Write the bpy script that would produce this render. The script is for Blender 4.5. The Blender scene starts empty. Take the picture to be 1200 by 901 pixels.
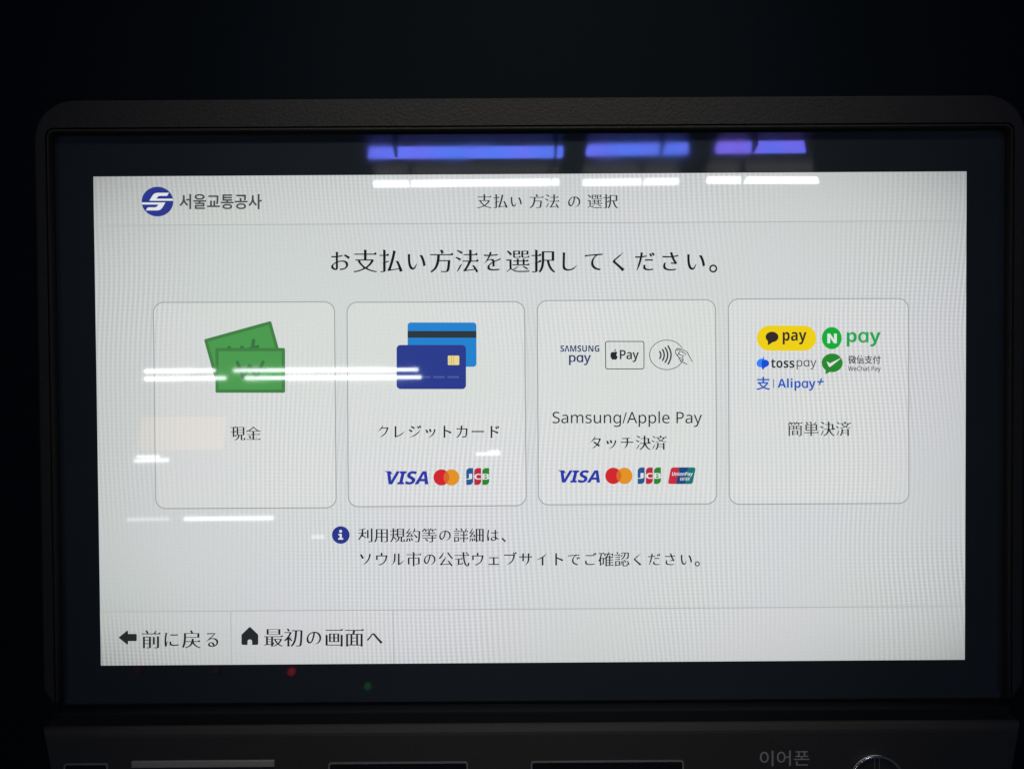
import bpy, bmesh, math
import numpy as np
from mathutils import Matrix, Vector, Euler

S = bpy.context.scene
COL = S.collection
RAD = math.radians

# ------------------------------------------------------------------ camera, world, light, exposure
TILT = RAD(-18)                      # the screen of the machine leans back 18 degrees
BASE = Vector((0, 0, 1.25))          # centre of the screen above the floor
FRAME = Matrix.Translation(BASE) @ Euler((TILT, 0, 0)).to_matrix().to_4x4()   # screen frame -> world

cam_d = bpy.data.cameras.new('camera')
cam_d.sensor_fit = 'HORIZONTAL'
cam_d.sensor_width = 36.0
cam_d.lens = 36.0 * 768.0 / 1024.0
cam_d.clip_start = 0.02
cam_d.clip_end = 200
cam = bpy.data.objects.new('camera', cam_d)
COL.objects.link(cam)
CAM_LOC = Vector((-0.012487, -0.465567, 0.029276))
CAM_ROT = Euler((1.5538434, 0.0063083, -0.0014672), 'XYZ')
cam.matrix_world = FRAME @ (Matrix.Translation(CAM_LOC) @ CAM_ROT.to_matrix().to_4x4())
S.camera = cam

world = bpy.data.worlds.new('World')
S.world = world
world.use_nodes = True
bg = world.node_tree.nodes['Background']
bg.inputs[0].default_value = (0.5, 0.62, 0.85, 1)
bg.inputs[1].default_value = 0.03

spot_d = bpy.data.lights.new('centre_fill_spot', 'SPOT')  # added unseen spot, brightens the middle so the corners fall off darker
spot_d.energy = 56
spot_d.color = (1.0, 0.94, 0.84)
spot_d.spot_size = RAD(19.5)
spot_d.spot_blend = 1.0
spot_d.shadow_soft_size = 0.12
spot = bpy.data.objects.new('centre_fill_spot', spot_d)
COL.objects.link(spot)
spot.location = BASE + Vector((0.02, -0.62, 1.75))
spot.rotation_euler = ((BASE + Vector((0.0, 0.05, 0.10))) - spot.location).to_track_quat('-Z', 'Y').to_euler()

S.view_settings.view_transform = 'Standard'
S.view_settings.look = 'None'
S.view_settings.exposure = 0
S.view_settings.gamma = 1
S.cycles.use_denoising = True
S.cycles.max_bounces = 6
S.cycles.sample_clamp_indirect = 4

# ------------------------------------------------------------------ materials
def lin(c):
    c = c / 255.0
    return c / 12.92 if c <= 0.04045 else ((c + 0.055) / 1.055) ** 2.4

def rgb(r, g, b): return (lin(r), lin(g), lin(b), 1.0)

MATS = {}
def glass_face(p):
    """The cover glass: black body, mirror-like dielectric gloss."""
    p.inputs['Base Color'].default_value = (0, 0, 0, 1)
    p.inputs['Roughness'].default_value = 0.026
    p.inputs['IOR'].default_value = 1.8

def handled(m, r0, r1):
    """Finger grease on the glass: uneven gloss, and a trace of film that catches the light."""
    N = m.node_tree.nodes; L = m.node_tree.links; p = N['Principled BSDF']
    tc = N.new('ShaderNodeTexCoord')
    n = N.new('ShaderNodeTexNoise'); n.inputs['Scale'].default_value = 16; n.inputs['Detail'].default_value = 4; n.inputs['Distortion'].default_value = 1.2
    L.new(tc.outputs['Object'], n.inputs['Vector'])
    r = N.new('ShaderNodeMapRange'); L.new(n.outputs[0], r.inputs[0])
    r.inputs[1].default_value = 0.40; r.inputs[2].default_value = 0.68; r.inputs[3].default_value = r0; r.inputs[4].default_value = r1
    L.new(r.outputs[0], p.inputs['Roughness'])
    return n.outputs[0]

def lit(r, g, b):
    """A colour shown by the display, behind the cover glass."""
    key = ('lit', r, g, b)
    if key in MATS: return MATS[key]
    m = bpy.data.materials.new('display_colour'); m.use_nodes = True
    p = m.node_tree.nodes['Principled BSDF']; glass_face(p)
    p.inputs['Emission Color'].default_value = rgb(r, g, b)
    p.inputs['Emission Strength'].default_value = 1.0
    handled(m, 0.018, 0.037)
    MATS[key] = m
    return m

def lit_panel(name, r, g, b, amp=0.092):
    """Pale display background with the fine column and row structure of the LCD."""
    if name in MATS: return MATS[name]
    m = bpy.data.materials.new(name); m.use_nodes = True
    nt = m.node_tree; N = nt.nodes; L = nt.links
    p = N['Principled BSDF']; glass_face(p)
    handled(m, 0.018, 0.037)
    tc = N.new('ShaderNodeTexCoord')
    def math_node(op, a, b=None, c=None):
        n = N.new('ShaderNodeMath'); n.operation = op
        for i, v in enumerate((a, b, c)):
            if v is None: continue
            if isinstance(v, (int, float)): n.inputs[i].default_value = v
            else: L.new(v, n.inputs[i])
        return n.outputs[0]
    sep = N.new('ShaderNodeSeparateXYZ'); L.new(tc.outputs['Object'], sep.inputs[0])
    def noise(scale, detail=1.0):
        n = N.new('ShaderNodeTexNoise'); n.inputs['Scale'].default_value = scale
        n.inputs['Detail'].default_value = detail
        L.new(tc.outputs['Object'], n.inputs['Vector'])
        return n.outputs[0]
    X, Z = sep.outputs[0], sep.outputs[2]
    n1 = noise(5.0); n2 = noise(8.0); n3 = noise(8.0); n4 = noise(700.0, 2.0)
    # columns, bent a little, stronger in some regions than others
    cx = math_node('ADD', X, math_node('MULTIPLY', Z, 0.035))
    cx = math_node('ADD', cx, math_node('MULTIPLY', n1, 0.040))
    col_w = math_node('SINE', math_node('MULTIPLY', cx, 2 * math.pi / 0.00290))
    row = math_node('ADD', Z, math_node('MULTIPLY', n1, 0.010))
    row_w = math_node('SINE', math_node('MULTIPLY', row, 2 * math.pi / 0.00235))
    a_col = N.new('ShaderNodeMapRange'); L.new(n2, a_col.inputs[0])
    a_col.inputs[1].default_value = 0.36; a_col.inputs[2].default_value = 0.62
    a_col.inputs[3].default_value = 0.08; a_col.inputs[4].default_value = 1.0
    a_row = N.new('ShaderNodeMapRange'); L.new(n3, a_row.inputs[0])
    a_row.inputs[1].default_value = 0.45; a_row.inputs[2].default_value = 0.7
    a_row.inputs[3].default_value = 0.12; a_row.inputs[4].default_value = 0.8
    w = math_node('ADD', math_node('MULTIPLY', col_w, a_col.outputs[0]),
                  math_node('MULTIPLY', row_w, math_node('MULTIPLY', a_row.outputs[0], 0.6)))
    w = math_node('MULTIPLY', w, amp)
    grain = math_node('MULTIPLY', math_node('SUBTRACT', n4, 0.5), 0.10)
    w = math_node('ADD', w, grain)
    # light fall-off towards the edges and corners, painted into the emission
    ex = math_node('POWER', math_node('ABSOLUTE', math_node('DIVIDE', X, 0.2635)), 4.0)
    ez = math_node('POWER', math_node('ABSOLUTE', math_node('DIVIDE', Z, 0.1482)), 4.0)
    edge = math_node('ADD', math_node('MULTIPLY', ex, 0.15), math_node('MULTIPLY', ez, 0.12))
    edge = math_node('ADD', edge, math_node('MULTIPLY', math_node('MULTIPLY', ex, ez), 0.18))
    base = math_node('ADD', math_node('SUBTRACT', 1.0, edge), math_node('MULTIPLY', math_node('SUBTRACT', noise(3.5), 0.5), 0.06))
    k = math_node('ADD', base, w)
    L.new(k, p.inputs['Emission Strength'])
    # faint drift between a green and a violet grey
    mix = N.new('ShaderNodeMix'); mix.data_type = 'RGBA'
    t = N.new('ShaderNodeMapRange'); L.new(noise(6.0, 2.0), t.inputs[0])
    t.inputs[1].default_value = 0.35; t.inputs[2].default_value = 0.65
    L.new(t.outputs[0], mix.inputs['Factor'])
    mix.inputs['A'].default_value = rgb(r - 1, g + 1, b - 2)
    mix.inputs['B'].default_value = rgb(r + 1, g - 1, b + 2)
    L.new(mix.outputs['Result'], p.inputs['Emission Color'])
    MATS[name] = m
    return m

def plastic(name, base, rough, bump=0.0, scale=900.0, spec=0.4, var=0.25):
    m = bpy.data.materials.new(name); m.use_nodes = True
    nt = m.node_tree; N = nt.nodes; L = nt.links
    p = N['Principled BSDF']
    p.inputs['Roughness'].default_value = rough
    p.inputs['Specular IOR Level'].default_value = spec
    tc = N.new('ShaderNodeTexCoord')
    n = N.new('ShaderNodeTexNoise'); n.inputs['Scale'].default_value = scale; n.inputs['Detail'].default_value = 3
    L.new(tc.outputs['Object'], n.inputs['Vector'])
    r = N.new('ShaderNodeMix'); r.data_type = 'RGBA'
    L.new(n.outputs[0], r.inputs['Factor'])
    r.inputs['A'].default_value = tuple(c * (1 - var) for c in base) + (1,)
    r.inputs['B'].default_value = tuple(c * (1 + var) for c in base) + (1,)
    L.new(r.outputs['Result'], p.inputs['Base Color'])
    if bump:
        b = N.new('ShaderNodeBump'); b.inputs['Strength'].default_value = bump; b.inputs['Distance'].default_value = 0.0004
        L.new(n.outputs[0], b.inputs['Height']); L.new(b.outputs[0], p.inputs['Normal'])
    return m

def emitter(name, col, strength):
    m = bpy.data.materials.new(name); m.use_nodes = True
    p = m.node_tree.nodes['Principled BSDF']
    p.inputs['Base Color'].default_value = (0.6, 0.6, 0.6, 1)
    p.inputs['Emission Color'].default_value = tuple(col) + (1,)
    p.inputs['Emission Strength'].default_value = strength
    return m

M_FRAME = plastic('textured_frame_plastic', (0.036, 0.035, 0.032), 0.6, 1.0, 620.0, 0.25)
M_CABINET = plastic('painted_cabinet_metal', (0.0062, 0.0110, 0.0150), 0.7, 0.15, 1800.0, 0.04)
M_PANEL = plastic('dark_panel_plastic', (0.050, 0.048, 0.042), 0.6, 0.3, 1500.0, 0.3)
M_TRIM = plastic('grey_trim', (0.25, 0.25, 0.24), 0.5)
M_BAR = plastic('worn_grey_plastic', (0.40, 0.375, 0.315), 0.5)
M_WELL = plastic('black_smooth_plastic', (0.010, 0.011, 0.013), 0.25)
M_INK = plastic('grey_print', (0.44, 0.43, 0.41), 0.6)
M_HOLE = plastic('black_inside', (0.004, 0.004, 0.004), 0.6)
M_GAP_SHADE = plastic('gap_shade_black', (0.012, 0.014, 0.015), 0.8, 0.2, 900.0, 0.2)  # shade of the gap below the frame, as a black colour
M_CHROME = bpy.data.materials.new('chrome'); M_CHROME.use_nodes = True
_p = M_CHROME.node_tree.nodes['Principled BSDF']
_p.inputs['Base Color'].default_value = (0.80, 0.78, 0.72, 1); _p.inputs['Metallic'].default_value = 1; _p.inputs['Roughness'].default_value = 0.16
M_BORDER = plastic('black_printed_glass', (0.030, 0.040, 0.046), 0.0, 0, 20.0, 0.5, 0.15)
_p = M_BORDER.node_tree.nodes['Principled BSDF']
_p.inputs['IOR'].default_value = 1.8; handled(M_BORDER, 0.025, 0.048)

# ------------------------------------------------------------------ display layout
# Layout units are those of a 1200 x 901 drawing of the display; ui() maps them to metres in the display plane.
DW, DH = 0.527, 0.2964
_src = [(110, 207), (1133, 200.3), (1130, 773), (118, 780.3)]
_dst = [(-DW / 2, DH / 2), (DW / 2, DH / 2), (DW / 2, -DH / 2), (-DW / 2, -DH / 2)]
_A = []; _b = []
for (u, v), (x, z) in zip(_src, _dst):
    _A.append([u, v, 1, 0, 0, 0, -x * u, -x * v]); _b.append(x)
    _A.append([0, 0, 0, u, v, 1, -z * u, -z * v]); _b.append(z)
HM = np.append(np.linalg.solve(np.array(_A, float), np.array(_b, float)), 1).reshape(3, 3)
def ui(u, v):
    q = HM @ np.array([u, v, 1.0])
    return q[0] / q[2], q[1] / q[2]
LAYER = 0.00006
EPS = 0.0000012

class Flat:
    """Collects flat coloured shapes of the display into ONE mesh."""
    def __init__(self):
        self.v = []; self.f = []; self.fm = []; self.mats = []; self.n = 0
    def _mat(self, m):
        if m not in self.mats: self.mats.append(m)
        return self.mats.index(m)
    def add(self, pts, faces, mat, layer, metric=False):
        """pts in layout units (or metres if metric)."""
        y = -(layer * LAYER + self.n * EPS); self.n += 1
        o = len(self.v); mi = self._mat(mat)
        for (a, b) in pts:
            x, z = (a, b) if metric else ui(a, b)
            self.v.append((x, y, z))
        for f in faces:
            f = [o + i for i in f]
            (x0, _, z0), (x1, _, z1), (x2, _, z2) = (self.v[f[0]], self.v[f[1]], self.v[f[2]])
            nrm = 0.0
            for i in range(len(f)):
                xa, _, za = self.v[f[i]]; xb, _, zb = self.v[f[(i + 1) % len(f)]]
                nrm += xa * zb - xb * za
            self.f.append(f if nrm > 0 else f[::-1]); self.fm.append(mi)
    def poly(self, pts, mat, layer):
        loops_fill([pts], self, mat, layer)
    def build(self, name, parent, label=None):
        me = bpy.data.meshes.new(name)
        me.from_pydata(self.v, [], self.f)
        for m in self.mats: me.materials.append(m)
        me.polygons.foreach_set('material_index', self.fm)
        me.update()
        o = bpy.data.objects.new(name, me)
        COL.objects.link(o); o.parent = parent
        if label: o['label'] = label
        return o

def tri_fill(loops):
    """Fill closed loops (holes allowed) -> points, faces."""
    c = bpy.data.curves.new('fill', 'CURVE'); c.dimensions = '2D'; c.fill_mode = 'BOTH'
    for lp in loops:
        s = c.splines.new('POLY'); s.points.add(len(lp) - 1)
        for p, (x, y) in zip(s.points, lp): p.co = (x, y, 0, 1)
        s.use_cyclic_u = True
    ob = bpy.data.objects.new('fill', c)
    me = ob.to_mesh()
    pts = [(v.co.x, v.co.y) for v in me.vertices]
    fs = [list(p.vertices) for p in me.polygons]
    ob.to_mesh_clear()
    bpy.data.objects.remove(ob); bpy.data.curves.remove(c)
    return pts, fs

def loops_fill(loops, flat, mat, layer):
    pts, fs = tri_fill([[(x, -y) for x, y in lp] for lp in loops])
    flat.add([(x, -y) for x, y in pts], fs, mat, layer)

# ---- lettering
_GL = {}
def glyph_loops(s, res=7):
    if s in _GL: return _GL[s]
    c = bpy.data.curves.new('lettering', 'FONT'); c.body = s
    o = bpy.data.objects.new('lettering', c); COL.objects.link(o)
    k = o.to_curve(bpy.context.evaluated_depsgraph_get())
    out = []
    for sp in k.splines:
        P = sp.bezier_points; n = len(P); lp = []
        for i in range(n):
            a, b = P[i], P[(i + 1) % n]
            p0, p1, p2, p3 = (np.array(q[:2]) for q in (a.co, a.handle_right, b.handle_left, b.co))
            d = p3 - p0; ln = np.hypot(*d)
            dev = 0 if ln < 1e-9 else max(abs(d[0] * (q - p0)[1] - d[1] * (q - p0)[0]) / ln for q in (p1, p2))
            m = 1 if dev < 0.002 else res
            for j in range(m):
                t = j / m
                q = (1 - t) ** 3 * p0 + 3 * (1 - t) ** 2 * t * p1 + 3 * (1 - t) * t * t * p2 + t ** 3 * p3
                if not lp or np.hypot(*(q - lp[-1])) > 1e-4: lp.append(q)
        if len(lp) > 2:
            if np.hypot(*(lp[0] - lp[-1])) < 1e-4: lp.pop()
            out.append(np.array(lp))
    o.to_curve_clear()
    bpy.data.objects.remove(o); bpy.data.curves.remove(c)
    _GL[s] = out
    return out

def area(lp):
    x, y = lp[:, 0], lp[:, 1]
    return 0.5 * float(np.sum(x * np.roll(y, -1) - np.roll(x, -1) * y))

def outline(loops):
    """Loops turned so that the ink lies on the left."""
    return loops if sum(area(l) for l in loops) > 0 else [l[::-1] for l in loops]

def restyle(loops, gx, gy, tilt=0.0, brush=0.0, wedge=0.0):
    """Grow (or thin) strokes by gx across and gy along the pen axis, which is turned by tilt.
    brush tapers the sweeping stroke ends, wedge adds the small triangle at the right end of a bar."""
    out = []
    ct, st = math.cos(tilt), math.sin(tilt)
    for lp in outline(loops):
        e = np.roll(lp, -1, 0) - lp
        ln = np.hypot(e[:, 0], e[:, 1]); lp = lp[ln > 1e-6]
        n = len(lp)
        if n < 3: continue
        e = np.roll(lp, -1, 0) - lp
        ln = np.hypot(e[:, 0], e[:, 1]); d = e / ln[:, None]
        turn = np.degrees(np.arctan2(np.roll(d, 1, 0)[:, 0] * d[:, 1] - np.roll(d, 1, 0)[:, 1] * d[:, 0], np.sum(np.roll(d, 1, 0) * d, 1)))
        # flat stroke ends: a short edge between two left turns
        caps = []
        for i in range(n):
            j = (i + 1) % n
            if 0.03 < ln[i] < 0.115 and 50 < turn[i] < 128 and 50 < turn[j] < 128:
                t = d[i - 1] - d[j]; t = t / max(np.hypot(*t), 1e-9)
                if np.dot(d[i - 1], d[j]) < -0.8 and ln[i - 1] + ln[i - 2] > 0.05: caps.append((i, j, t))
        # subdivide long edges
        pts = []; pos = {}
        for i in range(n):
            pos[i] = len(pts); m = max(1, int(ln[i] / 0.03)) if (brush or wedge) else 1
            for k in range(m): pts.append(lp[i] + e[i] * k / m)
        P = np.array(pts); N = len(P)
        E2 = np.roll(P, -1, 0) - P; L2 = np.maximum(np.hypot(E2[:, 0], E2[:, 1]), 1e-9)
        nr = np.stack([E2[:, 1] / L2, -E2[:, 0] / L2], 1)
        na = nr[:, 0] * ct + nr[:, 1] * st; nb = -nr[:, 0] * st + nr[:, 1] * ct
        sx = np.sign(na) * np.abs(na) ** 1.3 * gx; sy = np.sign(nb) * np.abs(nb) ** 1.3 * gy
        def comb(a):
            b = np.roll(a, 1)
            return np.where(a * b > 0, np.where(np.abs(a) > np.abs(b), a, b), a + b)
        cx_, cy_ = comb(sx), comb(sy)
        Q = P + np.stack([cx_ * ct - cy_ * st, cx_ * st + cy_ * ct], 1)
        ins = {}
        for (i, j, t) in caps:
            ia, ib = pos[i], pos[j]
            c = P[ib] - P[ia]; w = np.hypot(*c); tx, ty = t
            def pull(amount, reach, ca=1.0, cb=1.0):
                for s0, stp, sg, cc in ((ia, -1, 1.0, ca), (ib, 1, -1.0, cb)):
                    k = s0; dist = 0.0
                    while dist < reach:
                        Q[k] = Q[k] + sg * cc * c * amount * (1 - dist / reach)
                        k2 = (k + stp) % N; dist += np.hypot(*(P[k2] - P[k])); k = k2
                        if k == s0: break
            if brush:
                if tx < -0.25 and ty < -0.12: pull(0.40 * brush, 0.28)
                elif tx > 0.25 and ty > 0.30: pull(0.42 * brush, 0.22)
                elif tx > 0.25 and ty < -0.25: pull(-0.16 * brush, 0.22)
                elif ty > 0.75:
                    Q[ib] = Q[ib] + np.array([-0.016, 0.010]) * brush; Q[ia] = Q[ia] + np.array([0.004, -0.012]) * brush
            if wedge and tx > 0.96:
                top = Q[ib]
                ins[ib] = [top + np.array([0.012, 0.002]), top + np.array([-0.022, wedge]), top + np.array([-0.050, wedge * 0.62])]
                k = (ib + 1) % N; dist = 0                     # leave room on the upper edge for the wedge
                drop = []
                while np.hypot(*(P[k] - P[ib])) < 0.095 and len(drop) < 8 and abs(P[k][1] - P[ib][1]) < 0.02:
                    drop.append(k); k = (k + 1) % N
                for q in drop: ins.setdefault(q, [])
        res = []
        for k in range(N):
            if k in ins: res += ins[k]
            else: res.append(Q[k])
        out.append(np.array(res))
    return out

EM = 1.0
SERIF_PARAM = {'kanji': (0.013, -0.0150, 0.0, 1.0, 0.060), 'dense': (0.006, -0.0100, 0.0, 0.7, 0.040), 'kana': (0.016, -0.010, RAD(22), 0.9, 0.0)}
def serif_loops(s):
    """Japanese book lettering: contrast between bars and stems, wedges, tapered sweeps, smaller kana; one em per sign."""
    out = []
    for i, ch in enumerate(s):
        if ch == ' ': continue
        lp = glyph_loops(ch)
        code = ord(ch)
        if 0x3040 <= code <= 0x30ff and ch != 'ー':
            q = restyle(lp, *SERIF_PARAM['kana'])
            c = np.array([0.5, 0.36])
            q = [c + (l - c) * (np.array([0.86, 0.88]) if code < 0x30a0 else np.array([0.93, 0.95])) for l in q]
        elif ch == 'ー': q = restyle(lp, 0.0, -0.006, 0, 0, 0.03)
        elif ch in '、。': q = restyle(lp, 0.006, 0.006)
        else:
            npt = sum(len(l) for l in lp)
            A = np.concatenate(lp)
            q = restyle(lp, *SERIF_PARAM['dense' if ch in '選簡確認詳等単' else 'kanji'])
        out += [l + np.array([EM * i, 0]) for l in q]
    return out

SANS = {}
def sans(s, bold=False, italic=False):
    """The plain sans letters of the built-in font set, in the given weight."""
    a, b = {(0, 0): (0x1D5A0, 0x1D5BA), (1, 0): (0x1D5D4, 0x1D5EE), (0, 1): (0x1D608, 0x1D622), (1, 1): (0x1D63C, 0x1D656)}[(int(bold), int(italic))]
    return ''.join(chr(a + ord(c) - 65) if 'A' <= c <= 'Z' else chr(b + ord(c) - 97) if 'a' <= c <= 'z' else c for c in s)

def lettering(flat, s, u0, u1, mat, layer, v=None, vc=None, style='plain', shear=0.0):
    """Letters s between u0 and u1; v=(top, bottom) of the ink, or vc = its middle with the natural height."""
    if style == 'mincho': lp = serif_loops(s)
    else:
        bold = style in ('bold', 'heavy')
        t = sans(s, bold)
        if '@' in t:
            k = t.index('@')
            pre = glyph_loops(t[:k]); one = glyph_loops('\u0251')
            lp = list(glyph_loops(t.replace('@', '\u0251')))
            if bold: lp[len(pre):len(pre) + len(one)] = restyle(lp[len(pre):len(pre) + len(one)], 0.024, 0.016)
        else: lp = glyph_loops(t)
        st = {'plain': None, 'bold': None, 'semi': (0.012, 0.008), 'medium': (0.022, 0.015), 'heavy': (0.012, 0.006), 'light': (-0.008, -0.006)}[style]
        if st: lp = restyle(lp, *st)
    if shear: lp = [np.stack([l[:, 0] + shear * l[:, 1], l[:, 1]], 1) for l in lp]
    A = np.concatenate(lp)
    x0, y0 = A.min(0); x1, y1 = A.max(0)
    kx = (u1 - u0) / (x1 - x0)
    if v: ky = (v[1] - v[0]) / (y1 - y0); vb = v[1]
    else: ky = kx; vb = vc + ky * (y1 - y0) / 2
    loops_fill([[(u0 + (x - x0) * kx, vb - (y - y0) * ky) for x, y in l] for l in lp], flat, mat, layer)

# ---- shapes
def ellipse(cu, cv, ru, rv, n=48, a0=0, a1=360):
    full = abs(a1 - a0) >= 360
    m = n if full else n + 1
    return [(cu + ru * math.cos(RAD(a0 + (a1 - a0) * i / n)), cv + rv * math.sin(RAD(a0 + (a1 - a0) * i / n))) for i in range(m)]

def rrect(u0, v0, u1, v1, r, n=8, r4=None):
    rs = r4 or (r, r, r, r)       # top-left, top-right, bottom-right, bottom-left
    pts = []
    for (cx, cy, a, rr) in ((u0, v0, 180, rs[0]), (u1, v0, 270, rs[1]), (u1, v1, 0, rs[2]), (u0, v1, 90, rs[3])):
        sx = 1 if cx == u0 else -1; sy = 1 if cy == v0 else -1
        if rr <= 0: pts.append((cx, cy)); continue
        for i in range(n + 1):
            t = RAD(a + 90 * i / n)
            pts.append((cx + sx * rr + rr * math.cos(t), cy + sy * rr + rr * math.sin(t)))
    return pts

def stroke(flat, pts, w, mat, layer, closed=False, cap=True):
    n = len(pts)
    for i in range(n if closed else n - 1):
        (ax, ay), (bx, by) = pts[i], pts[(i + 1) % n]
        d = math.hypot(bx - ax, by - ay)
        if d < 1e-6: continue
        nx, ny = -(by - ay) / d * w / 2, (bx - ax) / d * w / 2
        flat.add([(ax + nx, ay + ny), (bx + nx, by + ny), (bx - nx, by - ny), (ax - nx, ay - ny)], [[0, 1, 2, 3]], mat, layer)
    if cap:
        for (x, y) in pts:
            flat.add(ellipse(x, y, w / 2, w / 2, 12), [list(range(12))], mat, layer)

def ring(flat, outer, inner, mat, layer):
    n = len(outer)
    flat.add(outer + inner, [[i, (i + 1) % n, n + (i + 1) % n, n + i] for i in range(n)], mat, layer)

def hline(flat, p, q, w, mat, layer): stroke(flat, [p, q], w, mat, layer, cap=False)

class Sub:
    """Coordinates read on an enlarged detail: origin and scale."""
    def __init__(s, u, v, k): s.u, s.v, s.k = u, v, k
    def __call__(s, x, y): return (s.u + x / s.k, s.v + y / s.k)
    def L(s, pts): return [s(x, y) for x, y in pts]

# ------------------------------------------------------------------ solid helpers (screen frame, metres)
def mesh_obj(name, bm, mat, parent, smooth=False, label=None):
    me = bpy.data.meshes.new(name)
    bmesh.ops.recalc_face_normals(bm, faces=bm.faces)
    bm.to_mesh(me); bm.free()
    for m in (mat if isinstance(mat, (list, tuple)) else [mat]): me.materials.append(m)
    if smooth:
        for p in me.polygons: p.use_smooth = True
    o = bpy.data.objects.new(name, me); COL.objects.link(o); o.parent = parent
    if label: o['label'] = label
    return o

def rloop(x0, x1, z0, z1, r, n=10):
    """Rounded rectangle, z up, counter-clockwise seen from the front."""
    return [(x, -v) for x, v in rrect(x0, -z1, x1, -z0, r, n)]

def loft(bm, loops, close=False, cap_first=False, cap_last=False):
    R = [[bm.verts.new(p) for p in lp] for lp in loops]
    n = len(R[0])
    for a, b in zip(R, R[1:] + ([R[0]] if close else [])):
        for i in range(n):
            bm.faces.new((a[i], a[(i + 1) % n], b[(i + 1) % n], b[i]))
    if cap_first: bm.faces.new(R[0])
    if cap_last: bm.faces.new(R[-1])

def box_bm(x0, x1, y0, y1, z0, z1, bevel=0.0):
    bm = bmesh.new()
    v = [bm.verts.new((x, y, z)) for x in (x0, x1) for y in (y0, y1) for z in (z0, z1)]
    for f in ((0, 1, 3, 2), (4, 6, 7, 5), (0, 4, 5, 1), (2, 3, 7, 6), (0, 2, 6, 4), (1, 5, 7, 3)):
        bm.faces.new([v[i] for i in f])
    if bevel: bmesh.ops.bevel(bm, geom=bm.edges[:], offset=bevel, segments=3, affect='EDGES', profile=0.5)
    return bm

def thing(name, label, cat, mat=None, loc=None, group=None):
    o = bpy.data.objects.new(name, None); COL.objects.link(o)
    o.empty_display_size = 0.1
    if mat is not None: o.matrix_world = mat
    if loc is not None: o.location = loc
    o['label'] = label; o['category'] = cat
    if group: o['group'] = group
    return o

# ================================================================== the ticket machine
machine = thing('ticket_machine', 'black ticket machine with a lit touchscreen showing a Japanese payment menu', 'ticket machine', FRAME)

# cabinet face behind everything
mesh_obj('cabinet', box_bm(-0.62, 0.62, 0.016, 0.30, -0.42, 0.46, 0.004), M_CABINET, machine)

# moulded screen frame: lofted rounded rectangles
bm = bmesh.new()
def fl(x, zt, zb, r, y, yb=None):
    lp = rloop(-x, x, zb, zt, r, 12)
    out = []
    for (px, pz) in lp:
        yy = y
        if yb is not None:
            q = min(1.0, max(0.0, (zb + r - pz) / r)); yy = y + (yb - y) * q * q * (3 - 2 * q)
        out.append((px, yy, pz))
    return out
loft(bm, [fl(0.2960, 0.1925, -0.1830, 0.024, 0.017),
          fl(0.2960, 0.1925, -0.1830, 0.024, -0.0030, 0.010),
          fl(0.2955, 0.1920, -0.1825, 0.0235, -0.0048, 0.009),
          fl(0.2940, 0.1908, -0.1815, 0.0225, -0.0060, 0.008),
          fl(0.2888, 0.1757, -0.1738, 0.0050, -0.0060, 0.0020),
          fl(0.2886, 0.1755, -0.1736, 0.0048, -0.0036, 0.0016),
          fl(0.2882, 0.1751, -0.1732, 0.0046, -0.0036, 0.0014),
          fl(0.2880, 0.1749, -0.1730, 0.0044, -0.0054, 0.0012),
          fl(0.2870, 0.1739, -0.1720, 0.0036, -0.0054, 0.0008),
          fl(0.2868, 0.1737, -0.1718, 0.0033, -0.0046, 0.0004),
          fl(0.2867, 0.1736, -0.1717, 0.0032, 0.0040)])
mesh_obj('screen_frame', bm, M_FRAME, machine)

# black strip standing in for the shade in the gap between the frame and the panel below
mesh_obj('gap_shade_strip', box_bm(-0.2880, 0.2865, -0.0075, 0.0164, -0.1840, -0.1742, 0.0012), M_GAP_SHADE, machine)

# black printed border of the cover glass
f = Flat()
o_ = rloop(-0.2866, 0.2866, -0.1716, 0.1735, 0.0032, 10)
n_ = len(o_)
i_ = [(max(-DW / 2, min(DW / 2, x)), max(-DH / 2, min(DH / 2, z))) for x, z in o_]
f.v = []
pts = o_ + i_
f.add(pts, [[i, (i + 1) % n_, n_ + (i + 1) % n_, n_ + i] for i in range(n_)], M_BORDER, 0, metric=True)
f.build('screen_border', machine)

# colours of the display
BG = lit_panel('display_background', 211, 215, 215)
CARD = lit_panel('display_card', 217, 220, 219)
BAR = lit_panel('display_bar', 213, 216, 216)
TXT = lit(32, 35, 39); TXT2 = lit(50, 53, 56); LINE = lit(178, 182, 180); EDGE = lit(160, 164, 162)
WHITE = lit(226, 229, 228)

# lit display with its header and footer rows
f = Flat()
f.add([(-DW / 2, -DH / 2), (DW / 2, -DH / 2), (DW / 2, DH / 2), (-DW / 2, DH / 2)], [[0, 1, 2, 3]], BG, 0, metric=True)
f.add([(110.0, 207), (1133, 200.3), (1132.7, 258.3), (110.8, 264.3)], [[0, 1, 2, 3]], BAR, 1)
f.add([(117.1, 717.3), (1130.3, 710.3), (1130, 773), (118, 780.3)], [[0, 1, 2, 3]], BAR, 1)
display = f.build('display', machine)

f = Flat(); hline(f, (110.8, 264.3), (1132.7, 258.3), 1.1, LINE, 2); f.build('divider_line', display)
f = Flat(); hline(f, (117.1, 717.3), (1130.3, 710.3), 1.2, LINE, 2); f.build('divider_line', display)
f = Flat(); hline(f, (270.2, 716.2), (270.8, 779.2), 1.1, LINE, 2); f.build('divider_line', display)
f = Flat(); hline(f, (460.2, 714.9), (460.8, 777.8), 1.1, LINE, 2); f.build('divider_line', display)

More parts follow.
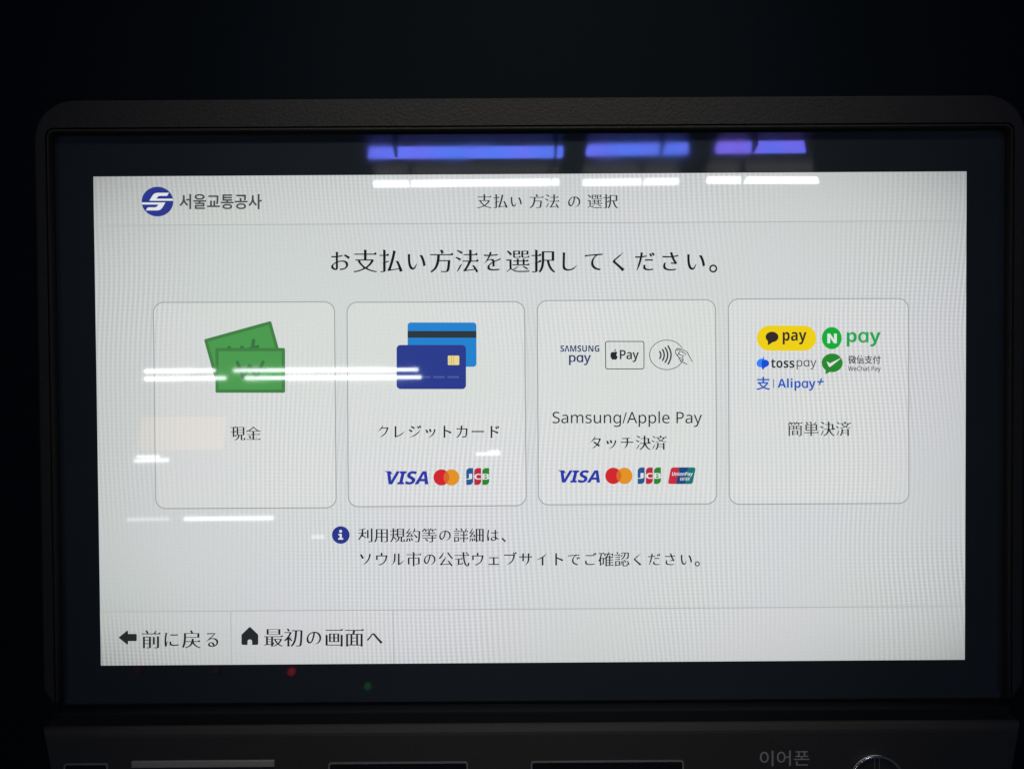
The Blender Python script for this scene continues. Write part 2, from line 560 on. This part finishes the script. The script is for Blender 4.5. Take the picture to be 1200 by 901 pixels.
# operator emblem and wordmark
f = Flat(); NAVY = lit(44, 56, 140)
f.poly(ellipse(185.1, 236.3, 18.5, 17.4, 56), NAVY, 2)
c = Sub(160, 210, 7.5)
up = [(118, 190), (128, 172), (138, 155), (150, 138), (160, 128), (175, 122), (195, 120), (290, 120), (281, 134), (272, 147), (212, 147), (200, 149), (190, 156), (180, 172), (321, 172), (325, 181), (326, 190)]
f.poly(c.L(up), WHITE, 3)
f.poly(c.L([(376 - x, 394 - y + 1) for x, y in up]), WHITE, 3)
f.build('operator_emblem', display)
f = Flat(); lettering(f, '서울교통공사', 210.8, 307.3, lit(74, 77, 80), 2, v=(227.3, 245.2), style='medium'); f.build('operator_wordmark', display)

# header title
f = Flat()
for s, a, b in (('支払い', 559.2, 611.8), ('方法', 620.6, 655.6), ('の', 666.0, 680.3), ('選択', 688.7, 724.6)):
    lettering(f, s, a, b, TXT2, 2, vc=235.6 if s != 'の' else 236.3, style='mincho')
f.build('header_title', display)

# prompt
f = Flat(); lettering(f, 'お支払い方法を選択してください。', 388.2, 840.6, lit(24, 27, 32), 2, vc=305.8, style='mincho'); f.build('prompt_text', display)

# notice
f = Flat(); f.poly(ellipse(399.2, 627, 10.3, 10.3, 40), lit(42, 54, 138), 2)
f.poly(ellipse(399.0, 622.6, 1.7, 1.7, 14), WHITE, 3)
f.poly([(396.4, 625.6), (400.4, 625.6), (400.4, 630.6), (402.0, 630.6), (402.0, 632.4), (396.2, 632.4), (396.2, 630.6), (397.9, 630.6), (397.9, 627.3), (396.4, 627.3)], WHITE, 3)
f.build('info_icon', display)
f = Flat(); lettering(f, '利用規約等の詳細は、', 419.4, 592.6, TXT, 2, vc=627.2, style='mincho'); f.build('notice_text', display)
f = Flat(); lettering(f, 'ソウル市の公式ウェブサイトでご確認ください。', 421.2, 819.6, TXT, 2, vc=655.2, style='mincho'); f.build('notice_text', display)

# ---- payment buttons
def button(tl, tr, br, bl, label):
    """Rounded outline following four corners, and its fill."""
    f = Flat()
    w = ((tr[0] - tl[0]) + (br[0] - bl[0])) / 2; h = ((bl[1] - tl[1]) + (br[1] - tr[1])) / 2
    def warp(pts):
        out = []
        for (x, y) in pts:
            s, t = x / w, y / h
            out.append(tuple((tl[i] * (1 - s) + tr[i] * s) * (1 - t) + (bl[i] * (1 - s) + br[i] * s) * t for i in (0, 1)))
        return out
    o, i = rrect(0, 0, w, h, 12.5, 10), rrect(1.15, 1.15, w - 1.15, h - 1.25, 11.4, 10)
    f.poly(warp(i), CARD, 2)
    ring(f, warp(o), warp(i), EDGE, 3)
    return f.build('payment_button', machine, label)

b_cash = button((179.5, 354), (392.8, 353), (394.5, 595.7), (182, 596.8), 'payment button with green banknotes, for cash')
b_card = button((406.3, 353.6), (615.4, 352.8), (617, 593.2), (407.6, 594.6), 'payment button with two blue bank cards')
b_tap = button((629, 351.6), (839, 350.4), (840.2, 591), (630.2, 592.2), 'payment button with the contactless symbol and a hand')
b_easy = button((852.8, 349.6), (1065, 348.8), (1065.2, 590.2), (853.6, 591.4), 'payment button with five mobile wallet logos')

# cash
c = Sub(220, 360, 7.507)
GR, GB, GM = lit(76, 154, 80), lit(66, 128, 69), lit(56, 116, 64)
def note(cx, cy, ang, layer):
    f_ = lambda x, y: c(cx + x * math.cos(ang) + y * math.sin(ang), cy - x * math.sin(ang) + y * math.cos(ang))
    f.poly([f_(x, y) for x, y in rrect(-306, -197, 306, 197, 14)], GB, layer)
    f.poly([f_(x, y) for x, y in rrect(-278, -168, 278, 168, 2)], GR, layer + 1)
    stroke(f, [f_(x, y) for x, y in ((-112, -70), (-62, 62), (-4, -42), (56, 62), (112, -72))], 4.0, GM, layer + 2)
    stroke(f, [f_(x, y) for x, y in ((-132, -10), (134, -10))], 3.6, GM, layer + 2)
f = Flat()
note(493, 392, RAD(15.5), 4)
note(553, 556, 0.0, 7)
f.build('banknote_icon', b_cash)
f = Flat(); lettering(f, '現金', 270.2, 305.8, TXT, 4, vc=507.8, style='mincho'); f.build('caption', b_cash)

# card
c = Sub(440, 360, 7.5)
f = Flat()
f.poly(c.L(rrect(284, 134, 888, 523, 28)), lit(38, 130, 206), 4)
f.poly(c.L([(284, 209), (888, 209), (888, 268), (284, 268)]), lit(46, 56, 62), 5)
f.build('bank_card_icon', b_card, 'light blue bank card with a dark stripe')
f = Flat()
f.poly(c.L(rrect(187, 332, 796, 719, 34)), lit(44, 60, 140), 6)
f.poly(c.L(rrect(637, 425, 737, 508, 8)), lit(232, 214, 142), 7)
for p, q in (((687, 427), (687, 506)), ((668, 427), (668, 506))): stroke(f, c.L([p, q]), 0.55, lit(196, 172, 92), 8, cap=False)
for y in (452, 480): stroke(f, c.L([(639, y), (668, y)]), 0.5, lit(206, 184, 104), 8, cap=False)
for x in (258, 383, 508, 633): f.poly(c.L(rrect(x, 605, x + 102, 622, 5)), lit(78, 90, 158), 7)
f.build('bank_card_icon', b_card, 'dark blue bank card with a gold chip')
f = Flat(); lettering(f, 'クレジットカード', 442.2, 585.2, TXT, 4, vc=505.9, style='mincho'); f.build('caption', b_card)

# logos of the card schemes
def visa(parent, u0, u1, v0, v1):
    f = Flat(); m = lit(42, 56, 166)
    lettering(f, 'VISA', u0, u1, m, 4, v=(v0, v1), style='heavy', shear=0.22)
    f.poly([(u0 - 3.4, v0 + 0.1), (u0 + 4.5, v0 + 0.1), (u0 + 6.6, v0 + 4.0), (u0 + 2.4, v0 + 2.5), (u0 - 1.0, v0 + 1.1)], m, 5)
    f.build('card_logo', parent, 'slanted blue lettering')
def circles(parent, ca, cb, cv, r):
    f = Flat()
    f.poly(ellipse(ca, cv, r, r * 1.02, 44), lit(208, 40, 46), 4)
    f.poly(ellipse(cb, cv, r, r * 1.02, 44), lit(226, 146, 38), 5)
    h = (cb - ca) / 2; a = math.degrees(math.acos(h / r))
    f.poly(ellipse(ca, cv, r, r * 1.02, 20, -a, a) + ellipse(cb, cv, r, r * 1.02, 20, 180 - a, 180 + a)[1:-1], lit(214, 104, 42), 6)
    f.build('card_logo', parent, 'overlapping red and orange discs')
def columns(parent, u0, u1, v0, v1):
    f = Flat(); w = (u1 - u0); cw = w * 0.300; g = (w - 3 * cw) / 2
    for k, (col, ch) in enumerate((((38, 88, 148), 'J'), ((188, 40, 62), 'C'), ((42, 134, 52), 'B'))):
        a = u0 + k * (cw + g)
        f.poly(rrect(a, v0, a + cw, v1, 0, 8, (cw * .55, cw * 0.1, cw * .55, cw * 0.1)), lit(*col), 4)
        lettering(f, ch, a + cw * (0.02 if k else -0.08), a + cw * (1.0 if k else 0.86), WHITE, 5, v=(v0 + (v1 - v0) * .34, v0 + (v1 - v0) * .68), style='bold')
    f.build('card_logo', parent, 'blue, red and green columns with white letters')
visa(b_card, 453.4, 501.9, 552.0, 567.8)
circles(b_card, 517.1, 528.9, 559.4, 9.25)
columns(b_card, 546.2, 573.1, 548.4, 568.2)

# tap
c = Sub(640, 380, 6.0)
f = Flat()
lettering(f, 'S\U0001D760MSUNG', 656.7, 702.3, lit(30, 54, 108), 4, v=(404.6, 412.1), style='bold')
lettering(f, 'p@y', 666.7, 692.4, lit(48, 58, 106), 4, v=(415.8, 427.8), style='medium')
f.build('wallet_logo', b_tap, 'navy lettering in two rows')
f = Flat(); INK = lit(40, 42, 45)
o, i = rrect(415, 117, 690, 316, 17), rrect(420.5, 122.5, 684.5, 310.5, 12)
ring(f, c.L(o), c.L(i), INK, 4)
ap = [(479, 196), (486, 192), (494, 192), (501, 197), (496, 204), (494, 212), (496, 221), (503, 228), (499, 238), (493, 246), (486, 249), (478, 246), (470, 249), (463, 246), (456, 236), (452, 224), (452, 210), (456, 200), (463, 194), (471, 193)]
f.poly(c.L(ap), INK, 4)
f.poly(c.L([(478, 190), (478, 183), (482, 178), (489, 174), (490, 179), (487, 186), (482, 189)]), INK, 4)
lettering(f, 'Pay', 726.3, 748.6, INK, 4, v=(410.0, 424.2), style='medium')
f.build('wallet_logo', b_tap, 'outlined box with a bitten apple')
f = Flat(); THIN = lit(56, 58, 60)
arc = ellipse(848, 214, 121, 104, 60, 22, 332)
stroke(f, c.L(arc), 0.75, THIN, 4)
for x, h, b in ((806, 24, 8), (829, 38, 12), (853, 51, 17), (877, 63, 21)):
    stroke(f, c.L([(x - b * ((k / 6.0) ** 2), 215 + h * k / 6.0) for k in range(-6, 7)]), 1.75, lit(52, 54, 56), 5)
for ln in ([(1025, 262), (1012, 236), (1000, 212), (988, 194), (970, 183), (950, 176), (930, 168), (916, 171), (908, 184), (909, 202), (915, 213), (924, 214), (931, 203), (937, 190), (952, 191), (967, 199), (976, 207), (979, 216)],
           [(915, 213), (926, 225), (934, 234), (932, 242), (944, 250), (941, 259), (955, 265), (971, 270), (988, 281)],
           [(931, 203), (938, 212), (950, 218), (962, 220)], [(934, 234), (950, 236)], [(944, 250), (957, 249)], [(916, 180), (944, 178)], [(962, 220), (958, 236), (962, 250)]):
    stroke(f, c.L(ln), 0.85, THIN, 5)
f.build('contactless_icon', b_tap)
f = Flat(); lettering(f, 'Samsung/Apple Pay', 647.3, 822.4, lit(32, 35, 38), 4, v=(481.8, 500.2), style='plain'); f.build('caption', b_tap)
f = Flat(); lettering(f, 'タッチ決済', 690.6, 780.8, TXT, 4, vc=518.6, style='mincho'); f.build('caption', b_tap)
visa(b_tap, 656.4, 702.9, 550.9, 565.6)
circles(b_tap, 718.4, 731.4, 557.5, 9.4)
columns(b_tap, 747.0, 774.2, 547.6, 567.0)
c = Sub(640, 530, 6.0)
f = Flat()
def par(x0, x1, m, ly, r4):
    f.poly(c.L([(x + (163 - y) * 0.20, y) for x, y in rrect(x0, 105, x1, 222, 0, 6, r4)]), m, ly)
par(865, 1039, lit(28, 70, 128), 4, (16, 16, 16, 16))
par(865, 922, lit(200, 44, 64), 5, (16, 0, 0, 16))
par(984, 1039, lit(28, 116, 122), 5, (0, 16, 16, 0))
lettering(f, 'UnionPay', 787.2, 811.6, WHITE, 6, v=(552.8, 558.6), style='bold', shear=0.2)
lettering(f, '银联', 796.2, 808.2, WHITE, 6, v=(559.2, 563.2), style='plain', shear=0.2)
f.build('card_logo', b_tap, 'slanted red, blue and teal badge')

# mobile wallets
c = Sub(870, 370, 6.6667)
f = Flat(); DK = lit(52, 42, 40)
f.poly(c.L(rrect(113, 75, 575, 272, 97, 16)), lit(238, 208, 22), 4)
f.poly(c.L(ellipse(230, 164, 50, 41, 40)), DK, 5)
f.poly(c.L([(197, 190), (198, 226), (203, 227), (238, 202)]), DK, 6)
lettering(f, 'pay', 917.0, 945.0, DK, 5, v=(388.8, 403.4), style='bold')
f.build('wallet_logo', b_easy, 'yellow pill with a speech bubble')
f = Flat(); NG = lit(20, 172, 56)
f.poly(c.L(ellipse(697, 173, 77.5, 86.5, 48)), NG, 4)
f.poly(c.L([(662, 138), (684, 138), (714, 183), (714, 138), (736, 138), (736, 213), (714, 213), (684, 169), (684, 213), (662, 213)]), WHITE, 5)
lettering(f, 'p@y', 992.0, 1031.9, lit(38, 164, 80), 4, v=(388.6, 405.8), style='bold')
f.build('wallet_logo', b_easy, 'green disc with a white letter')
f = Flat()
def smooth(P, n=5):
    """Closed curve through the points."""
    out = []; m = len(P)
    for i in range(m):
        p0, p1, p2, p3 = (np.array(P[(i + k) % m], float) for k in (-1, 0, 1, 2))
        for j in range(n):
            t = j / n
            out.append(tuple(0.5 * (2 * p1 + (p2 - p0) * t + (2 * p0 - 5 * p1 + 4 * p2 - p3) * t * t + (3 * p1 - p0 - 3 * p2 + p3) * t ** 3)))
    return out
f.poly(c.L(smooth([(110, 372), (118, 349), (136, 336), (154, 333), (165, 319), (169, 330), (169, 372), (163, 396), (142, 401), (120, 394)])), lit(52, 132, 246), 4)
f.poly(c.L(smooth([(149, 372), (151, 352), (166, 342), (188, 344), (205, 360), (206, 378), (193, 394), (174, 403), (160, 418), (152, 414), (150, 396)])), lit(26, 78, 214), 5)
lettering(f, 'toss', 903.3, 930.7, lit(46, 49, 54), 4, v=(420.6, 430.9), style='bold')
lettering(f, 'p@y', 933.3, 956.6, lit(66, 70, 76), 4, v=(421.6, 432.6), style='plain')
f.build('wallet_logo', b_easy, 'two-tone blue blob with dark lettering')
f = Flat()
WG = lit(40, 136, 46)
f.poly(c.L(ellipse(700, 366, 82, 73, 48)), WG, 4)
f.poly(c.L([(648, 410), (646, 452), (652, 453), (690, 432)]), WG, 5)
f.poly(c.L([(655, 353), (672, 364), (682, 371), (700, 361), (768, 328), (768, 331), (690, 393), (680, 399), (673, 396)]), WHITE, 6)
lettering(f, '微信支付', 993.6, 1031.7, lit(74, 77, 78), 4, v=(416.2, 426.2), style='medium')
lettering(f, 'WeChat Pay', 993.6, 1031.9, lit(60, 63, 65), 4, v=(428.6, 436.2), style='semi')
f.build('wallet_logo', b_easy, 'green speech bubble with a white tick')
f = Flat(); AB = lit(36, 88, 190)
lettering(f, '支', 886.3, 902.2, AB, 4, v=(441.3, 456.8), style='medium')
f.poly(c.L([(240, 492), (246, 492), (246, 563), (240, 563)]), AB, 4)
lettering(f, 'Alip@y', 911.0, 955.6, AB, 4, v=(443.2, 457.6), style='bold')
for p, q in (((583, 515), (634, 513)), ((600, 540), (616, 487))): stroke(f, c.L([p, q]), 1.7, AB, 5, cap=False)
f.build('wallet_logo', b_easy, 'blue lettering with a plus sign')
f = Flat(); lettering(f, '簡単決済', 922.6, 996.8, lit(42, 45, 48), 4, vc=502.2, style='mincho'); f.build('caption', b_easy)

# ---- footer buttons (marks on the footer row)
f = Flat()
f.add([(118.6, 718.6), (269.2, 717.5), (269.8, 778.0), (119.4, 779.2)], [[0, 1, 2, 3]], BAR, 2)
b_back = f.build('back_button', machine)
f = Flat()
f.poly([(138.9, 747.3), (149.0, 739.1), (150.0, 739.6), (150.0, 743.0), (159.4, 743.0), (160.2, 743.8), (160.2, 750.6), (159.4, 751.4), (150.0, 751.4), (150.0, 755.0), (149.0, 755.5)], lit(36, 40, 42), 4)
f.build('arrow_icon', b_back)
f = Flat(); lettering(f, '前に戻る', 166.0, 255.6, TXT, 4, vc=749.3, style='mincho'); f.build('caption', b_back)
f = Flat()
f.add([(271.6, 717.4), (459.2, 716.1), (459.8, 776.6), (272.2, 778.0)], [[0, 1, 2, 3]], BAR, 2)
b_home = f.build('home_button', machine)
f = Flat()
f.poly([(292.6, 734.8), (293.6, 735.3), (302.2, 743.6), (302.4, 744.6), (302.4, 754.6), (301.2, 755.8), (295.2, 755.8), (295.2, 751.2), (294.2, 749.8), (292.6, 749.4), (290.9, 749.8), (289.9, 751.2), (289.9, 755.8), (284.0, 755.8), (282.8, 754.6), (282.8, 744.6), (283.0, 743.6), (291.6, 735.3)], lit(36, 40, 42), 4)
f.build('home_icon', b_home)
f = Flat(); lettering(f, '最初の画面へ', 309.2, 448.2, TXT, 4, vc=747.2, style='mincho'); f.build('caption', b_home)

# ---- control panel under the screen
bm = bmesh.new()
def ploop(y, d, top):
    return [(-0.2928 + d, y, -0.1815 - top), (0.2905 - d, y, -0.1815 - top), (0.2770 - d, y, -0.262), (-0.2790 + d, y, -0.262)]
loft(bm, [ploop(0.0165, 0, 0), ploop(-0.0090, 0, 0), ploop(-0.0110, 0.0006, 0.0006), ploop(-0.0125, 0.002, 0.0032), ploop(-0.0128, 0.004, 0.0048)], cap_last=True)
panel = mesh_obj('control_panel', bm, M_PANEL, machine)
def pane(px0, px1, top):                       # recess with a fine raised rim
    o = rloop(px0, px1, -0.250, top, 0.0018, 6); i = rloop(px0 + .0009, px1 - .0009, -0.2491, top - .0009, 0.0012, 6)
    bm = bmesh.new()
    loft(bm, [[(x, -0.0127, z) for x, z in o], [(x, -0.0135, z) for x, z in o], [(x, -0.0135, z) for x, z in i], [(x, -0.0129, z) for x, z in i]])
    r = mesh_obj('slot_rim', bm, M_TRIM, panel)
    bm = bmesh.new()
    loft(bm, [[(x, -0.0127, z) for x, z in i], [(x, -0.01315, z) for x, z in i]], cap_last=True)
    mesh_obj('slot_window', bm, M_WELL, panel)

def at(u, v, y):
    """Point of the plane y seen in that direction (used once, to size the parts of the panel)."""
    d = CAM_ROT.to_matrix() @ Vector(((u - 600) * 1024 / 1200 / 768, -(v - 450.5) * 768 / 901 / 768, -1))
    t = (y - CAM_LOC.y) / d.y
    return CAM_LOC + d * t
for (u0, u1, v) in ((74.5, 126.5, 894.8), (384.5, 548.5, 893.2), (622, 801.5, 891.6)):
    a, b = at(u0, v, -0.0135), at(u1, v, -0.0135)
    pane(a.x, b.x, (a.z + b.z) / 2)
a, b = at(153.5, 892.4, -0.0142), at(321.5, 899.2, -0.0142)
mesh_obj('light_bar', box_bm(a.x, b.x, -0.0142, -0.0125, b.z, a.z, 0.0006), M_BAR, panel)
# printed word for the earphone socket
lp = restyle(glyph_loops('이어폰'), 0.006, 0.004)
A = np.concatenate(lp); x0, y0 = A.min(0); x1, y1 = A.max(0)
a, b = at(890.5, 879.6, -0.0129), at(948.6, 897.4, -0.0129)
P_, F_ = tri_fill([[((x - x0) / (x1 - x0), (y - y0) / (y1 - y0)) for x, y in l] for l in lp])
bm = bmesh.new()
vs = [bm.verts.new((a.x + (b.x - a.x) * x, -0.01290, b.z + (a.z - b.z) * y)) for x, y in P_]
for q in F_: bm.faces.new([vs[k] for k in q])
mesh_obj('printed_word', bm, M_INK, panel)
# earphone socket: chrome collar with a hollow
top = at(1028.5, 887.0, -0.016)
bm = bmesh.new()
R0 = 0.0158; cx, cz = top.x, top.z - R0
prof = [(R0 + 0.0012, -0.0126), (R0 + 0.0010, -0.0150), (R0 + 0.0006, -0.0160), (R0, -0.0164), (R0 - 0.0006, -0.0160), (R0 - 0.0012, -0.0150), (R0 - 0.0040, -0.0080), (R0 - 0.0070, -0.0010)]
loft(bm, [[(cx + r * math.cos(2 * math.pi * k / 64), y, cz + r * math.sin(2 * math.pi * k / 64)) for k in range(64)] for r, y in prof])
jack = mesh_obj('earphone_collar', bm, M_CHROME, panel, smooth=True)
bm = bmesh.new()
loft(bm, [[(cx + r * math.cos(2 * math.pi * k / 48), y, cz + r * math.sin(2 * math.pi * k / 48)) for k in range(48)] for r, y in ((R0 - 0.0068, -0.0130), (R0 - 0.0072, -0.0012), (0.0030, -0.0012))], cap_last=True)
mesh_obj('earphone_socket', bm, M_HOLE, panel, smooth=False)
for dx in (-0.0016, 0.0012):
    mesh_obj('earphone_guide', box_bm(cx + dx, cx + dx + 0.0006, -0.0150, -0.0100, cz - R0 + 0.001, cz + R0 - 0.0011), M_CHROME, panel)

# ================================================================== station ceiling lights (seen mirrored in the cover glass)
M_TRAY = plastic('white_tray_paint', (0.075, 0.058, 0.052), 0.5)
M_BRK = plastic('dark_bracket', (0.03, 0.03, 0.03), 0.5)
T_BLUE = emitter('blue_tube', (0.13, 0.20, 1.0), 11.0)
T_VIOLET = emitter('violet_tube', (0.22, 0.18, 1.0), 10.0)
def drift(m, a, b, scale):
    N = m.node_tree.nodes; L = m.node_tree.links
    tc = N.new('ShaderNodeTexCoord'); n = N.new('ShaderNodeTexNoise'); n.inputs['Scale'].default_value = scale
    mix = N.new('ShaderNodeMix'); mix.data_type = 'RGBA'
    r = N.new('ShaderNodeMapRange'); r.inputs[1].default_value = 0.38; r.inputs[2].default_value = 0.62
    L.new(tc.outputs['Object'], n.inputs['Vector']); L.new(n.outputs[0], r.inputs[0]); L.new(r.outputs[0], mix.inputs['Factor'])
    mix.inputs['A'].default_value = a + (1,); mix.inputs['B'].default_value = b + (1,)
    L.new(mix.outputs['Result'], N['Principled BSDF'].inputs['Emission Color'])
drift(T_BLUE, (0.09, 0.20, 1.0), (0.14, 0.175, 1.0), 5.0)
drift(T_VIOLET, (0.13, 0.17, 1.0), (0.22, 0.15, 0.95), 5.0)
T_WHITE = emitter('white_tube', (0.90, 0.94, 1.0), 9.0)
T_BRIGHT = emitter('bright_white_tube', (0.94, 1.0, 0.99), 13.0)
T_FAR = emitter('far_tube', (0.95, 0.96, 1.0), 7.5)
T_DIM = emitter('dim_tube', (0.95, 0.96, 1.0), 2.2)
HZ = BASE.z + 1.55

def light_fixture(label, tubes, brackets=(), tray=True):
    """tubes: (x0, x1, y0, y1, radius, material); hung under the ceiling at HZ."""
    X = [t[0] for t in tubes] + [t[1] for t in tubes]; Y = [t[2] for t in tubes]
    cx, cy = (min(X) + max(X)) / 2, (min(Y) + max(Y)) / 2
    t_ = thing('ceiling_light', label, 'ceiling light', loc=(cx, cy, HZ), group='tube lights under the station ceiling')
    if tray:
        ya, yb = min(Y) - 0.06, max(Y) + 0.085
        far, near = min(tubes, key=lambda t: t[2]), max(tubes, key=lambda t: t[2])
        bm = bmesh.new()
        q = [(near[0] - cx - .004, yb - cy), (near[1] - cx + .004, yb - cy), (far[1] - cx + .004, ya - cy), (far[0] - cx - .004, ya - cy)]
        loft(bm, [[(x, y, 0.035) for x, y in q], [(x, y, 0.085) for x, y in q]], cap_first=True, cap_last=True)
        mesh_obj('housing', bm, M_TRAY, t_)
    for tb in tubes:
        (x0, x1, y0, y1, r, m), (k0, k1) = tb[:6], (tb[6] if len(tb) > 6 else (0, 0))
        bm = bmesh.new(); n = 14
        d = Vector((x1 - x0, y1 - y0, 0)).normalized(); s = Vector((-d.y, d.x, 0))
        lp = []
        for (x, y, rr, kk) in ((x0, y0, r * .9, k0), (x0 + d.x * .003, y0, r, k0), (x1 - d.x * .003, y1, r, k1), (x1, y1, r * .9, k1)):
            lp.append([Vector((x - cx + kk * rr * math.cos(2 * math.pi * k / n), y - cy, 0)) + s * rr * math.cos(2 * math.pi * k / n) + Vector((0, 0, rr * math.sin(2 * math.pi * k / n))) for k in range(n)])
        loft(bm, lp, cap_first=True, cap_last=True)
        mesh_obj('tube', bm, m, t_, smooth=False)
    for (x, y0, y1) in brackets:
        mesh_obj('bracket', box_bm(x - (.004 if y0 > -2.1 else .0013) - cx, x + (.004 if y0 > -2.1 else .0013) - cx, y0 - cy, y1 - cy, -0.032, 0.034), M_BRK, t_)
    return t_

light_fixture('nearest row, longest twin-tube light with one blue and one white tube',
              [(-.537, .185, -2.032, -2.034, .022, T_BLUE, (.3, .1)), (-.555, .184, -2.246, -2.240, .0135, T_WHITE)], [(-.43, -2.015, -1.945), (.157, -2.08, -1.945), (-.405, -2.235, -2.17), (.150, -2.28, -2.17)])
light_fixture('short twin-tube light in the nearest row, between two others',
              [(.279, .649, -2.024, -2.017, .022, T_BLUE, (.3, -.05)), (.280, .660, -2.245, -2.240, .013, T_WHITE)], [(.545, -2.01, -1.945), (.512, -2.235, -2.17)])
light_fixture('twin-tube light in the nearest row with a slanted end',
              [(.757, 1.081, -2.012, -2.010, .022, T_VIOLET, (.1, -.5)), (.774, 1.217, -2.232, -2.237, .014, T_WHITE, (.1, -.6))], [(.882, -2.0, -1.945), (.905, -2.225, -2.16)])
light_fixture('half-length bright twin-tube light in the second row',
              [(-2.553, -2.064, -4.619, -4.610, .0125, T_BRIGHT), (-2.633, -2.052, -4.795, -4.787, .013, T_BRIGHT)], tray=False)
light_fixture('long bright twin-tube light in the second row',
              [(-1.934, -.657, -4.613, -4.620, .0125, T_BRIGHT), (-1.915, -.655, -4.790, -4.796, .013, T_BRIGHT)], tray=False)
light_fixture('small twin-tube light in the third row',
              [(-3.954, -3.715, -7.488, -7.496, .013, T_FAR), (-4.076, -3.700, -7.711, -7.676, .017, T_FAR)], tray=False)
light_fixture('dim single-tube light in the far row',
              [(-6.523, -5.796, -12.65, -12.60, .03, T_DIM)], tray=False)
light_fixture('bright single-tube light in the far row',
              [(-5.542, -4.034, -12.609, -12.574, .031, T_FAR)], tray=False)
light_fixture('dim single-tube light in the farthest row',
              [(-4.149, -3.889, -15.621, -15.637, .042, T_DIM)], tray=False)
t = light_fixture('small bent tube light alone in the third row',
              [(-.382, -.131, -7.47, -7.46, .012, T_FAR), (-.245, -.139, -7.41, -7.39, .02, T_FAR)], tray=False)

# warm backlit sign box hanging from the ceiling
t = thing('sign_box', 'warm backlit sign box hanging from the station ceiling', 'sign', loc=(-2.85, -6.0, BASE.z + 1.44))
mesh_obj('sign_face', box_bm(-.365, .365, -.01, .0, -.145, .145), emitter('warm_panel', (1.0, 0.46, 0.06), 0.85), t)
mesh_obj('sign_case', box_bm(-.372, .372, -.12, -.011, -.152, .152), M_TRAY, t)
for x in (-.3, .3): mesh_obj('hanger', box_bm(x - .008, x + .008, -.075, -.06, .153, .42), M_BRK, t)

# small signal lamps on the gates behind the user
def gate_lamp(label, x, y, z, r, col, st):
    t = thing('signal_lamp', label, 'signal lamp', loc=(x, y, z))
    bm = bmesh.new(); bmesh.ops.create_uvsphere(bm, u_segments=20, v_segments=12, radius=r)
    mesh_obj('lens', bm, emitter('signal_lens', col, st), t, smooth=True)
    mesh_obj('lamp_base', box_bm(-r * 1.2, r * 1.2, -r * 1.8, r * .1, -r * 1.3, r * 1.3, r * .2), M_HOLE, t)
gate_lamp('red signal lamp, the brightest of three', -.400, -.982, BASE.z - .2, .0070, (1.0, .03, .06), 1.05)
gate_lamp('dim red signal lamp, outermost of three', -.707, -1.064, BASE.z - .2, .007, (1.0, .03, .06), .10)
gate_lamp('dim red signal lamp between two other red ones', -.558, -1.048, BASE.z - .2, .007, (1.0, .03, .06), .05)
gate_lamp('small green signal lamp', -.208, -.657, BASE.z - .2, .005, (.02, 1.0, .25), .32)
